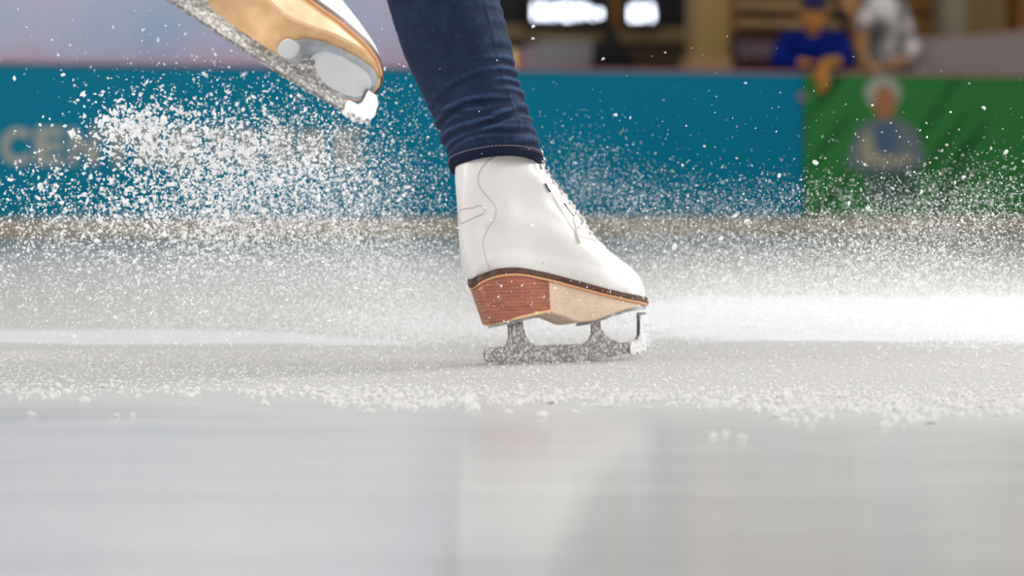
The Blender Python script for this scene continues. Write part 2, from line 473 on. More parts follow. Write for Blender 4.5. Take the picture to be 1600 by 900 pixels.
e = bthing('counter_box', 'grey metal box on the kiosk front above the teal boards', 'box')
zt = zb(860, 60, V - .3)
bm = bmesh.new(); a, b = bp(818, 110, V - .4), bp(926, 60, V - .4)
add_prism(bm, [(a.x, 0), (b.x, 0), (b.x, b.z), (a.x + .12, b.z - .03), (a.x, b.z - .07)], V - .4, V - .08)
obj('body', bm, M_GREY, e, smooth=False)
obj('lid', box_bm((a.x + .1, V - .41, b.z - .02), (b.x + .005, V - .07, b.z + .005), .004), M_GCOL, e)
for pa, c, lb in (((796, 806, 78, 102), (232,208,120), 'cream'), ((806, 816, 82, 102), (170,80,70), 'red')):
    e = bthing('drink_can', f'small {lb} can standing behind the boards next to the jeans leg', 'can')
    p, q = bp(pa[0], 120, .5), bp(pa[1], pa[2], .5)
    r = (q.x - p.x) / 2; cx = (q.x + p.x) / 2
    def ring(rr, z): return [(cx + rr * math.cos(2*math.pi*i/20), .5 + rr * math.sin(2*math.pi*i/20), z) for i in range(20)]
    bm = bmesh.new(); zz = q.z; add_rings(bm, [ring(r * .85, zz - .14), ring(r, zz - .13), ring(r, zz - .015), ring(r * .8, zz)], True, True, True)
    obj('body', bm, simple('can_paint_' + lb, lin(*c, K2), .4), e)
    bm = bmesh.new(); add_rings(bm, [ring(r * .8, zz), ring(r * .8, zz + .003)], True, True, True); obj('lid', bm, M_HOOK, e)
# ledge carrying the two cans
e = bthing('shelf_ledge', 'narrow grey ledge behind the teal boards carrying two cans', 'shelf')
zz = bp(800, 78, .5).z - .14
p, q = bp(770, 100, .5), bp(935, 100, .5)
obj('board', box_bm((p.x, .35, bp(800, 82, .5).z - .17), (q.x, .65, bp(800, 82, .5).z - .14), .004), M_GREY, e)
for uu in (p.x + .03, q.x - .08): obj('leg', box_bm((uu, .45, 0), (uu + .05, .5, bp(800, 82, .5).z - .17), .003), M_GREY, e)

e = bthing('fabric_bag', 'black tapering bag under the gap between the lit signs', 'bag')
bm = bmesh.new(); vv = V - .62
prof = [(110, 922, 998), (92, 926, 990), (80, 930, 980), (68, 936, 970), (58, 944, 965), (48, 949, 963), (43, 951, 961)]
rings = []
for py, xa, xb in prof:
    p, q = bp(xa, py, vv), bp(xb, py, vv); cx = (p.x + q.x) / 2; r = (q.x - p.x) / 2
    rings.append([(cx + r * math.cos(2*math.pi*i/24), vv + min(.1, r) * math.sin(2*math.pi*i/24), p.z + .003 + .003 * math.sin(i * 2.1)) for i in range(24)])
add_rings(bm, rings, True, True, True); obj('body', bm, M_BAG, e)
p = bp(956, 44, vv); bm = bmesh.new(); add_tube(bm, [(p.x - .02, vv, p.z - .01), (p.x - .018, vv, p.z + .03), (p.x, vv, p.z + .042), (p.x + .018, vv, p.z + .03), (p.x + .02, vv, p.z - .01)], .006); obj('handle', bm, M_BAG, e)
e = bthing('bag_stand', 'dark wooden stool the black bag stands on', 'stool')
z0 = bp(956, 110, vv).z
obj('seat', box_bm((p.x - .2, vv - .12, z0 - .04), (p.x + .2, vv + .12, z0 - .004), .006), M_BROWN, e)
for sx in (-.17, .17):
    for sy in (-.1, .1): obj('leg', box_bm((p.x + sx - .015, vv + sy - .015, 0), (p.x + sx + .015, vv + sy + .015, z0 - .04), .003), M_BROWN, e)

e = bthing('column', 'beige square column rising behind the teal boards', 'column')
vc = .75
obj('shaft', bbox(1087, 1140, -330, 104, vc, vc + .2, .012, zlo=.16), M_COL, e)
obj('base', bbox(1082, 1145, 90, 104, vc - .02, vc + .22, .01, zlo=0), M_SHELF, e)

# shelving at the right with a maroon sign on it
e = bthing('shelving_unit', 'pale wooden shelving between the beige column and the blue jersey', 'shelving')
vs_ = 2.1
obj('back_panel', bbox(1146, 1335, -330, 110, vs_ + .2, vs_ + .23, zlo=0), M_TANW, e)
for y0, y1 in ((-60, -48), (6, 16), (32, 42)): obj('shelf', bbox(1150, 1330, y0, y1, vs_ - .1, vs_ + .2), M_SHELF, e)
for a, b in ((1141, 1150), (1330, 1338)): obj('side_panel', bbox(a, b, -330, 110, vs_ - .1, vs_ + .23, zlo=0), M_ORANGE, e)
e = bthing('maroon_sign', 'maroon sign board with faded letters beside the column', 'sign')
obj('board', bbox(1143, 1236, 54, 104, 1.2, 1.24, zlo=.6), M_MAROON, e)
obj('stand', bbox(1150, 1230, 100, 110, 1.25, 1.3, zlo=0), M_MAROON, e)
bm = bmesh.new()
for i in range(7):
    a = 1151 + i * 8.4
    p, q = bp(a, 90, 1.19), bp(a + 5.2, 66, 1.19); add_box(bm, (p.x, 1.192, p.z), (q.x, 1.199, q.z))
obj('lettering', bm, M_MLET, e, smooth=False)

e = bthing('cabinet', 'orange wood cabinet with a dark frame behind the white shirt', 'cabinet')
vk = 2.6
obj('frame', bbox(1404, 1474, -330, 110, vk, vk + .4, zlo=0), M_BROWN, e)
for y0, y1, lb in ((-120, 18, 'upper'), (27, 66, 'mid'), (74, 110, 'low')):
    obj('door', bbox(1416, 1468, y0, y1, vk - .02, vk, .006), M_ORANGE, e)
e = bthing('column', 'grey beige column standing beside the orange cabinet', 'column')
obj('shaft', bbox(1476, 1509, -330, 110, 1.6, 1.8, .01, zlo=.15), M_GCOL, e); obj('base', bbox(1472, 1513, 95, 110, 1.58, 1.82, .01, zlo=0), M_GCOL, e)
e = bthing('pillar', 'dark narrow pillar at the edge of the tan wall above the green board', 'pillar')
obj('shaft', bbox(1592, 1630, -330, 110, 1.9, 2.1, .01, zlo=.15), M_ORANGE, e); obj('base', bbox(1588, 1634, 95, 110, 1.88, 2.12, .01, zlo=0), M_ORANGE, e)

# sloping silver panel behind the green boards
e = bthing('silver_screen', 'silver grey sloping screen behind the green board', 'screen')
vv = 1.35
a, b = bp(1428, 62, vv), bp(1640, 46, vv); c_ = bp(1428, 112, vv)
bm = bmesh.new(); add_prism(bm, [(a.x, .1), (b.x, .1), (b.x, b.z), ((a.x + b.x) / 2, (a.z + b.z) / 2 - .01), (a.x, a.z)], vv, vv + .03); obj('sheet', bm, M_SILV, e, smooth=False)
bm = bmesh.new(); add_tube(bm, [(a.x, vv + .015, a.z), ((a.x + b.x) / 2, vv + .015, (a.z + b.z) / 2 - .01), (b.x, vv + .015, b.z)], .016); obj('edge_rail', bm, M_RAILP, e)
for u in (a.x + .02, b.x - .05): obj('foot', box_bm((u, vv - .1, 0), (u + .05, vv + .13, .1), .004), M_GREY, e)

# ------------------------------------------------------------------ spectators
def remeshed(name, prims, mat, parent, voxel=.012, smooth=3):
    bm = bmesh.new()
    for p in prims:
        if p[0] == 'e': add_ell(bm, p[1], p[2], p[3] if len(p) > 3 else None, 16, 10)
        else:
            pts, rs = p[1], p[2]
            add_tube(bm, pts, list(rs), 12)
            for q, r in ((pts[0], rs[0]), (pts[-1], rs[-1])): add_ell(bm, q, (r, r, r), None, 12, 8)
    o = obj(name, bm, mat, parent, sharp=None)
    md = o.modifiers.new('union', 'REMESH'); md.mode = 'VOXEL'; md.voxel_size = voxel; md.use_smooth_shade = True
    ms_ = o.modifiers.new('soft', 'SMOOTH'); ms_.iterations = smooth; ms_.factor = .6
    return o

def hand_prims(c, fwd, side, up, s=1.0):
    """palm, four unequal bent fingers and a thumb; fwd along the fingers, side towards the thumb"""
    c, fwd, side, up = (Vector(x) for x in (c, fwd, side, up))
    P = [('e', c, (.040*s, .022*s, .046*s), Matrix((side, up, fwd)).transposed())]
    for i, (ln, off) in enumerate(((.066, .028), (.075, .010), (.070, -.009), (.054, -.027))):
        a = c + side * off * s + fwd * .038 * s
        b = a + fwd * ln * .5 * s - up * .006 * s; d = b + fwd * ln * .38 * s - up * .026 * s
        P.append(('t', [a, b, d], (.0095*s, .009*s, .0075*s)))
    a = c + side * .030 * s - fwd * .018 * s
    P.append(('t', [a, a + side * .026 * s + fwd * .022 * s, a + side * .030 * s + fwd * .052 * s - up * .01 * s], (.011*s, .0105*s, .0085*s)))
    return P

def head_prims(c, s, look):
    c = Vector(c); R = Matrix.Rotation(look, 3, 'Z')
    P = [('e', c, (.073*s, .092*s, .108*s), R), ('e', c + R @ Vector((0, -.03*s, -.055*s)), (.052*s, .058*s, .058*s), R),
         ('e', c + R @ Vector((0, -.095*s, -.012*s)), (.012*s, .018*s, .022*s), R), ('e', c + R @ Vector((0, -.083*s, -.055*s)), (.022*s, .010*s, .008*s), R)]
    for sx in (-1, 1): P.append(('e', c + R @ Vector((sx * .075*s, .005*s, -.01*s)), (.010*s, .02*s, .03*s), R))
    return P, R

# child in the blue jersey, leaning on the rail with one hand hanging over it
e = bthing('person', 'child in a blue jersey and dark cap leaning over the boards', 'person')
hc = bp(1272, 20, .18)
HP, HR = head_prims(hc, .95, math.radians(-15))
shL, shR = bp(1232, 66, .30), bp(1312, 66, .30)
elL, elR = bp(1216, 100, .18), bp(1322, 96, .12)
haL, haR = bp(1250, 103, .06), bp(1292, 100, .03)
nk = bp(1272, 52, .26)
wrist = bp(1290, 98, -.02)
elL.z = max(elL.z, 1.03); elR.z = max(elR.z, 1.03); haL.z = 1.02; wrist.z = max(wrist.z, 1.02)
hand_c = bp(1287, 116, -.055)
prims = HP + [('t', [nk - Vector((0,0,.05)), hc - Vector((0,-.02,.08))], (.045, .042)),
              ('t', [elR, wrist], (.040, .030)), ('t', [wrist, hand_c + Vector((0, 0, .03))], (.030, .028)), ('t', [elL, haL], (.036, .028)),
              ('t', [shR, elR], (.038, .036)), ('t', [shL, elL], (.038, .036)), ('e', bp(1272, 90, .32), (.12, .08, .16))]
prims += hand_prims(hand_c, (0, 0, -1), (-1, 0, 0), (0, -1, 0), 1.05)
prims += hand_prims(haL + Vector((.04, -.01, 0)), (1, -.2, 0), (0, 1, 0), (0, 0, 1), .9)
remeshed('body', prims, M_SKIN, e, .007, 2)
tor = bp(1272, 112, .36)
remeshed('jersey', [('t', [tor + Vector((0, .05, -.25)), tor, bp(1272, 82, .31)], (.135, .150, .165)), ('t', [shL, bp(1272, 64, .29), shR], (.070, .085, .070)),
                    ('t', [shL, elL, elL.lerp(haL, .75)], (.072, .062, .050)), ('t', [shR, elR, elR.lerp(wrist, .30)], (.072, .064, .052))], M_BLUE, e, .014, 4)
bm = bmesh.new()
bmesh.ops.create_uvsphere(bm, u_segments=24, v_segments=14, radius=1)
for v in bm.verts:
    z = max(v.co.z, -.05)
    v.co = hc + HR @ Vector((v.co.x * .082, v.co.y * .100, z * .085 + .035))
cap = obj('cap', bm, M_CAP, e)
bm = bmesh.new()
vis = [[hc + HR @ Vector((math.sin(a) * (.078 + .0 * r), -.085 - r * math.cos(a) * .9, .038 - r * .25)) for a in np.linspace(-1.1, 1.1, 12)] for r in (0, .03, .06)]
vis2 = [[p - Vector((0, 0, .006)) for p in r] for r in vis[::-1]]
add_rings(bm, vis + vis2 + [vis[0]], closed=False)
obj('visor', bm, M_CAP, cap)
for sx in (-.03, .03):
    bm = bmesh.new(); add_ell(bm, hc + HR @ Vector((sx, -.083, .012)), (.011, .008, .007)); obj('eye', bm, M_EYE, e)
lg = []
for sx in (-.09, .09): lg.append(('t', [tor + Vector((sx, .05, -.22)), tor + Vector((sx, .06, -.50)), Vector((tor.x + sx, tor.y + .08, .05))], (.085, .065, .05)))
lg.append(('t', [Vector((tor.x - .09, tor.y + .03, .04)), Vector((tor.x - .09, tor.y - .1, .04))], (.04, .035))); lg.append(('t', [Vector((tor.x + .09, tor.y + .03, .04)), Vector((tor.x + .09, tor.y - .1, .04))], (.04, .035)))
remeshed('trousers', lg, M_TROUS, e, .016, 3)

# second spectator in the patterned shirt, bent towards the child
e = bthing('person', 'dark-haired person in a white and grey patterned shirt leaning on the boards', 'person')
hc = bp(1328, -2, .46); HP, HR = head_prims(hc, 1.0, math.radians(-50))
sh1, sh2 = bp(1352, 22, .46), bp(1398, 14, .72)
el1 = bp(1345, 74, .46); w1 = bp(1352, 101, .20); w1.z = 1.01; hd = w1 + Vector((-.01, -.06, 0))
el2 = bp(1428, 88, .50); w2 = bp(1395, 106, .22); w2.z = 1.02
hipc = bp(1408, 140, .95)
prims = HP + [('t', [hc - Vector((-.01, 0, .09)), (sh1 + sh2) / 2], (.05, .055)), ('t', [sh1, el1, w1], (.050, .042, .032)), ('t', [w1, hd], (.03, .028)), ('t', [sh2, el2, w2], (.05, .042, .032)), ('t', [(sh1 + sh2) / 2, hipc], (.1, .1))]
prims += hand_prims(hd + Vector((0, -.03, 0)), (0, -1, 0), (-1, 0, 0), (0, 0, 1), 1.0)
prims += hand_prims(w2 + Vector((-.05, -.01, 0)), (-1, 0, 0), (0, -1, 0), (0, 0, 1), 1.0)
remeshed('body', prims, M_SKIN2, e, .008, 2)
remeshed('shirt', [('t', [(sh1 + sh2) / 2, ((sh1 + sh2) / 2).lerp(hipc, .5), hipc], (.125, .150, .155)), ('t', [sh1, sh2], (.075, .085)), ('t', [sh1, sh1.lerp(el1, .35)], (.072, .060)),
                   ('t', [sh2, el2, el2.lerp(w2, .4)], (.082, .066, .055))], M_SHIRT, e, .014, 4)
remeshed('hair', [('e', hc + Vector((.0, .02, .025)), (.088, .100, .105)), ('t', [hc + Vector((-.03, .02, 0)), hc + Vector((-.055, -.02, -.10)), hc + Vector((-.045, -.04, -.19))], (.06, .042, .018))], M_HAIR, e, .01, 3)
for sx in (-.03, .03):
    bm = bmesh.new(); add_ell(bm, hc + HR @ Vector((sx, -.088, .012)), (.011, .008, .007)); obj('eye', bm, M_EYE, e)
lg = []
for sx in (-.1, .1): lg.append(('t', [hipc + Vector((sx, .02, .02)), hipc + Vector((sx, .04, -.42)), Vector((hipc.x + sx, hipc.y + .05, .06))], (.11, .075, .06)))
for sx in (-.1, .1): lg.append(('t', [Vector((hipc.x + sx, hipc.y + .04, .045)), Vector((hipc.x + sx, hipc.y - .14, .045))], (.045, .04)))
remeshed('trousers', lg, M_TROUS, e, .016, 3)

# ------------------------------------------------------------------ the skates (local axes: x heel to toe, y to the foot's left, z up)
ZS = [(-.0235,.1190), (-.021,.1240), (-.0165,.1280), (-.008,.1320), (.006,.1355), (.028,.1370), (.08,.1300), (.1355,.1160), (.187,.1020), (.25,.0905), (.276,.0885)]
HW = [(-.022,.0), (-.0215,.006), (-.0185,.015), (-.012,.0225), (0,.0290), (.014,.0320), (.045,.0320), (.085,.0295), (.12,.0315), (.16,.0375), (.195,.0415), (.222,.0405), (.245,.0345), (.259,.0245), (.267,.0145), (.2712,.0055), (.2722,.0)]
LF = [(0,.2700), (.05,.2700), (.108,.2672), (.165,.2605), (.213,.2495), (.268,.2286), (.324,.2070), (.392,.1857), (.467,.1700), (.554,.1568), (.631,.1446), (.713,.1275), (.785,.1156), (.871,.1035), (1,.0950), (1.1,.092)]
LB = [(0,-.0195), (.05,-.0265), (.12,-.0320), (.22,-.0355), (.38,-.0372), (.6,-.0370), (.8,-.0368), (.9,-.0352), (1.1,-.032)]
WU = [(0,.036), (.3,.037), (.5,.036), (.7,.038), (.85,.041), (1,.042), (1.1,.042)]
ZTOP = .305
def zs(l): return smap(ZS, l)
def hw(l): return smap(HW, l)
def upper(t, phi, off=0.0):
    """a point of the boot's skin; phi 0 at the heel, pi at the front, sin > 0 on the foot's right (-y)"""
    lb, lf = smap(LB, t), smap(LF, t)
    u = (1 - math.cos(phi)) / 2
    l = lb + (lf - lb) * u
    foot = max(0.0, hw(-.0219 + u * .294)) * .975
    ell = max(0.0, 1 - abs(2*u - 1) ** 2.3) ** (1/2.3)
    b = min(1, max(0, t / .42)); b = b * b * (3 - 2 * b)
    # the foot part gets narrower towards the instep ridge
    foot *= 1 - .38 * min(1, t / .42) * min(1, max(0, (u - .35) / .4))
    w_ = foot * (1 - b) + smap(WU, t) * ell * b
    w_ *= 1 + .05 * math.sin(math.pi * min(1, t / .16)) * (1 if t < .16 else 0)
    v = -w_ * (1 if math.sin(phi) >= 0 else -1)
    ll = -.0215 + u * .2915
    z = zs(l) + t * (ZTOP - zs(l))
    p = Vector((l, v, z))
    if off:
        e_ = 1e-3
        a = upper(t, phi + e_) - upper(t, phi - e_); c = upper(t + e_, phi) - upper(t - e_, phi)
        n = a.cross(c)
        if n.length > 1e-12:
            n.normalize()
            ctr = Vector(((lb + lf) / 2, 0, p.z))
            if n.dot(p - ctr) < 0: n.negate()
            p += n * off
    return p

def slab(bm, l0, l1, n, zt, zb_, half, shear=0.0, rnd=.0012):
    rings = []
    for i in range(n + 1):
        l = l0 + (l1 - l0) * (1 - math.cos(math.pi * i / n)) / 2
        h = max(half(l), .0003); a, b = zt(l), zb_(l)
        k = shear * (1 - (l - l0) / (l1 - l0)) if shear else 0
        r = min(rnd, h * .4, (a - b) * .3)
        rings.append([(l + k, -h + r, b), (l + k * .9, -h, b + r), (l, -h, a - r), (l, -h + r, a), (l, h - r, a), (l, h, a - r), (l + k * .9, h, b + r), (l + k, h - r, b)])
    add_rings(bm, rings, True, True, True)

HB = [(-.03,.0530), (0,.0565), (.03,.0625), (.06,.0675), (.10,.0735)]        # heel bottom
WB = [(.08,.0725), (.10,.0680), (.118,.0620), (.138,.0560), (.155,.0570), (.175,.0620), (.20,.0690), (.24,.0765), (.277,.0795)]   # shank and forefoot bottom

def rounded(l0, l1, h0, h1, n=10, r=.5):
    """outline of a plate: half width h0 at the back, h1 at the front, round ends"""
    top = []
    for i in range(n + 1):
        a = math.pi * i / n
        u = (1 - math.cos(a)) / 2
        top.append((l0 + (l1 - l0) * u, (h0 + (h1 - h0) * u) * (max(0, 1 - abs(2*u - 1) ** 3.2)) ** (1/2.4)))
    return top

def plate(bm, l0, l1, h0, h1, zf, th):
    rings = []
    for l, h in rounded(l0, l1, h0, h1, 18):
        h = max(h, .0004); z = zf(l)
        rings.append([(l, -h, z - th), (l, -h, z), (l, h, z), (l, h, z - th)])
    add_rings(bm, rings, True, True, True)

def build_skate(name, label, M, breast, snowy, seams):
    e = empty(name, M); tag(e, label, 'ice skate')
    # upper
    NT_, NP = 64, 112
    rings = [[upper(t_, 2 * math.pi * (i + .5) / NP) for i in range(NP)] for t_ in [1.02 * (j / NT_) ** 1.15 for j in range(NT_ + 1)]]
    bm = bmesh.new(); add_rings(bm, rings, True, True, False)
    bmesh.ops.smooth_vert(bm, verts=bm.verts, factor=.4, use_axis_x=True, use_axis_y=True, use_axis_z=False)
    # soft creases over the instep and a swelling at the ankle
    for v in bm.verts:
        p = v.co
        s_ = -1 if p.y < 0 else 1
        cr = .0016 * math.exp(-((p.x - .125) / .03) ** 2) * math.sin((p.z * 1.0 + p.x * .55) * 190) * math.exp(-((p.z - .235) / .03) ** 2)
        an = .0045 * math.exp(-((p.x - .02) / .022) ** 2 - ((p.z - .215) / .022) ** 2)
        fl = .004 * math.exp(-((p.x - .085) / .022) ** 2 - ((p.z - .262) / .014) ** 2)
        p.y += s_ * (an + cr + fl)
    bvh = BVHTree.FromBMesh(bm)
    boot = obj('boot', bm, M_LEATHER, e, sharp=None)
    sm = boot.modifiers.new('thick', 'SOLIDIFY'); sm.thickness = .004; sm.offset = -1
    # tongue and the two lace facings
    def patch(nm, ph0, ph1, t0, t1, off, n=14, nt=40, mat=M_LEATHER, taper=0.0):
        bm = bmesh.new(); g1 = []; g0 = []
        for j in range(nt + 1):
            t_ = t0 + (t1 - t0) * j / nt
            sc = 1 - taper * (1 - j / nt)
            mid = math.pi if ph0 < math.pi < ph1 else None
            r1 = []; r0 = []
            for i in range(n + 1):
                ph = ph0 + (ph1 - ph0) * i / n
                if mid: ph = math.pi + (ph - math.pi) * sc
                edge = min(i, n - i) / 1.0
                r1.append(upper(t_, ph, off if edge >= 1 else off * .3)); r0.append(upper(t_, ph, -.002))
            g1.append(r1); g0.append(r0)
        add_rings(bm, g1, False)
        add_rings(bm, [g1[0], g0[0]], False); add_rings(bm, [g0[-1], g1[-1]], False)
        add_rings(bm, [[r[0] for r in g1], [r[0] for r in g0]], False); add_rings(bm, [[r[-1] for r in g0], [r[-1] for r in g1]], False)
        bmesh.ops.remove_doubles(bm, verts=bm.verts, dist=1e-6)
        return obj(nm, bm, mat, boot, sharp=50)
    patch('tongue', math.pi - .30, math.pi + .30, .33, 1.06, .0022, taper=.4)
    for s_ in (-1, 1):
        a, b = sorted((math.pi + s_ * .42, math.pi + s_ * 1.0))
        patch('lace_facing', a, b, .36, 1.0, .0016)
    # laces: crossing up the tongue, a knot with two hanging ends
    bm = bmesh.new()
    ts = [.40, .47, .54, .61, .68, .76, .84, .92, .985]
    for q in range(len(ts) - 1):
        for s_ in (-1, 1):
            pts = [upper(ts[q] + (ts[q+1] - ts[q]) * i / 12, math.pi + s_ * (.52 - 1.04 * i / 12), .0026 + .0006 * math.sin(math.pi * i / 12)) for i in range(13)]
            add_tube(bm, pts, .0015, 8)
    for s_ in (-1, 1):
        pts = [upper(.47 - .0 + .1 * (1 - i / 10) - .05, math.pi - s_ * (.1 + .75 * i / 10) , .0045) for i in range(11)]
        add_tube(bm, pts, .0019, 8)
    obj('lace', bm, M_LACE, boot)
    for t_ in ts:
        for s_ in (-1, 1):
            p = upper(t_, math.pi + s_ * .56, .0020); q = upper(t_, math.pi + s_ * .56, .0065)
            d = (q - p).normalized(); bm = bmesh.new()
            if t_ > .8: add_tube(bm, [p, p + d * .004, p + d * .0055 + Vector((-.002, s_ * .001, .003)), p + d * .0045 + Vector((-.003, s_ * .0015, .006))], [.0020, .0013, .0012, .0010], 8); nm = 'lace_hook'
            else: add_tube(bm, [p - d * .001, p + d * .0006], .0026, 12); nm = 'eyelet'
            obj(nm, bm, M_HOOK, boot)
    # seams sewn on the outside, laid on the skin
    def project(pts, dense=6, lift=.0002):
        Mi = M.inverted(); o_ = Mi @ Vector((0, 0, HC)); out = []
        P = [Vector(p) for p in pts]; fine = []
        for i in range(len(P) - 1):
            a, b, c, d = P[max(i-1, 0)], P[i], P[i+1], P[min(i+2, len(P)-1)]
            for k_ in range(dense):
                s_ = k_ / dense
                fine.append(.5 * ((2*b) + (c - a) * s_ + (2*a - 5*b + 4*c - d) * s_**2 + (3*b - a - 3*c + d) * s_**3))
        fine.append(P[-1])
        for p in fine:
            d = (Mi @ at(p.x, p.y, 1.0) - o_).normalized()
            h = bvh.ray_cast(o_, d)
            if h[0] is not None: out.append(h[0] + (h[1] if h[1].dot(d) < 0 else -h[1]) * lift)
        return out
    if seams:
        for nm, pts, r, m_ in seams:
            P = project(pts, 6, .0017 if nm in ('facing_slit', 'lace_end') else .0002)
            if len(P) < 2: continue
            bm = bmesh.new()
            add_tube(bm, P, r, 6); obj(nm, bm, m_, boot)
        ring_ = project([(718,345),(716,336),(719,329),(728,326),(738,325),(745,322),(751,322),(757,329),(752,335),(742,339),(730,345),(722,349),(718,345)], 4)
        bm = bmesh.new(); c = sum(ring_, Vector()) / len(ring_)
        nrm = (Vector((0, -1, 0)))
        vs1 = [bm.verts.new(p + nrm * .0006) for p in ring_[:-1]]; vs0 = [bm.verts.new(p - nrm * .002) for p in ring_[:-1]]
        cv = bm.verts.new(c + nrm * .0014)
        for i in range(len(vs1)):
            j = (i + 1) % len(vs1); bm.faces.new((vs1[i], vs1[j], cv)); bm.faces.new((vs0[i], vs0[j], vs1[j], vs1[i]))
        tag(obj('ankle_patch', bm, M_PATCH, boot), 'pinkish oval patch')
        bm = bmesh.new(); add_tube(bm, [p + nrm * .0006 for p in ring_], .0007, 6); obj('patch_stitching', bm, M_SEAM, boot)
    # sole
    half = lambda l: hw(l) + .0018
    bm = bmesh.new(); slab(bm, -.0235, .2735, 60, lambda l: zs(l) + .0015, lambda l: zs(l) - .0075, lambda l: smap(HW, -.022 + (l + .0235) / .2970 * .2942) + .0022)
    sole = obj('sole', bm, M_WELT, e)
    bm = bmesh.new(); slab(bm, -.0225, .264, 60, lambda l: zs(l) - .0075, lambda l: zs(l) - .0112, lambda l: smap(HW, -.022 + (l + .0225) / .2865 * .285) + .0026)
    obj('pale_rand', bm, M_RAND, sole)
    bm = bmesh.new(); slab(bm, -.020, breast, 40, lambda l: zs(l) - .0112, lambda l: smap(HB, l) + .0045, lambda l: hw(max(-.0215, l - .0005)) * (1 if l < .07 else 1) + .0004, .020)
    heel = obj('heel', bm, M_HEEL, e)
    bm = bmesh.new(); slab(bm, .0005, breast + .0015, 40, lambda l: smap(HB, l) + .0045, lambda l: smap(HB, l), lambda l: hw(-.0215 + (l - .0005) * (breast + .022) / (breast)) + .0010, .002)
    tag(obj('heel_lift', bm, M_TAN, heel), 'light brown bottom layer of the heel')
    bm = bmesh.new(); slab(bm, breast - .001, .2700, 60, lambda l: zs(l) - .0074, lambda l: min(smap(WB, l), zs(l) - .0085), lambda l: hw(l) * .985 if l < .26 else hw(l) * .985, 0, .0025)
    tag(obj('shank', bm, M_TAN if snowy else M_TAND, e), 'tan leather midsole')
    # blade
    th = .0021
    runner = [(-.006,.0245), (-.0085,.017), (-.0075,.008), (0,.0010), (.02,.0003), (.06,0), (.12,.0003), (.17,.0018), (.205,.0048), (.232,.0085), (.243,.0100), (.2465,.0065), (.2515,.0120), (.2560,.0078), (.2605,.0145), (.2655,.0105), (.2690,.0185), (.2735,.0170), (.2760,.0300), (.2765,.0400)]
    top = [(.2750,.0540), (.2720,.0700), (.2580,.0700), (.2595,.0560), (.2585,.0400), (.2530,.0300), (.2400,.0262), (.215,.0258), (.16,.0258), (.10,.0258), (.03,.0258)]
    bm = bmesh.new(); add_prism(bm, runner + top, -th, th)
    bmesh.ops.triangulate(bm, faces=[f for f in bm.faces if len(f.verts) > 4])
    blade = obj('blade', bm, M_BLADE, e, smooth=False)
    bm = bmesh.new(); add_prism(bm, [(x - (.014 if snowy else 0), z) for x, z in ((.026,.0255), (.031,.030), (.0345,.040), (.0345,.064), (.0575,.066), (.0585,.052), (.062,.040), (.068,.031), (.078,.0255))], -.0026, .0026)
    obj('rear_stanchion', bm, M_BLADE, blade, smooth=False)
    bm = bmesh.new(); add_prism(bm, [(.160,.0255), (.170,.031), (.1755,.040), (.1775,.062), (.190,.067), (.191,.050), (.196,.040), (.205,.033), (.216,.0285), (.222,.0255)], -.0026, .0026)
    obj('front_stanchion', bm, M_BLADE, blade, smooth=False)
    # crusted toe pick
    bm = bmesh.new()
    poly = [(.240,.0095)] + runner[11:] + [(.2755,.055), (.2725,.066), (.2600,.066), (.2600,.052), (.2590,.040), (.2535,.0300), (.240,.0258)]
    add_prism(bm, poly, -.0042, .0042)
    bmesh.ops.triangulate(bm, faces=[f for f in bm.faces if len(f.verts) > 4])
    bmesh.ops.subdivide_edges(bm, edges=bm.edges[:], cuts=2, use_grid_fill=True)
    for v in bm.verts: v.co += Vector((mnoise.noise(v.co * 300), mnoise.noise(v.co * 310 + Vector((9,2,4))) * .8, mnoise.noise(v.co * 290 + Vector((1,7,3))))) * .0016
    tag(obj('toe_pick', bm, M_PICK, blade), 'toe pick crusted with snow')
    bm = bmesh.new(); plate(bm, .004, min(.086, breast - .006), .021, .021, lambda l: smap(HB, l) - .001, .0034); obj('heel_plate', bm, M_PLATE, blade)
    zp = lambda l: min(smap(WB, l), zs(l) - .0085) - .0002
    bm = bmesh.new(); plate(bm, .155, .268, .027, .030, lambda l: zp(l) - .001, .0034); obj('toe_plate', bm, M_PLATE, blade)
    if snowy:
        bm = bmesh.new(); plate(bm, .184, .262, .0215, .0205, lambda l: zp(l) - .0040, .0040)
        tag(obj('plate_pad', bm, M_PAD, blade), 'pale rounded pad on the toe plate')
        bm = bmesh.new(); plate(bm, .146, .168, .012, .012, lambda l: zp(l) - .0030, .0040); obj('plate_pad', bm, M_PAD, blade)
    for l, v in ((.164,.020), (.164,-.020), (.187,.0265), (.185,-.0265), (.212,.0275), (.212,-.0275), (.240,.025), (.240,-.025), (.018,.014), (.018,-.014), (breast - .016,.014), (breast - .016,-.014)):
        z = (smap(HB, l) if l < .1 else zp(l)) - .0036
        bm = bmesh.new(); add_tube(bm, [(l, v, z + .001), (l, v, z - .0012)], .0030, 12); obj('screw', bm, M_HOOK, blade)
    return e, bvh

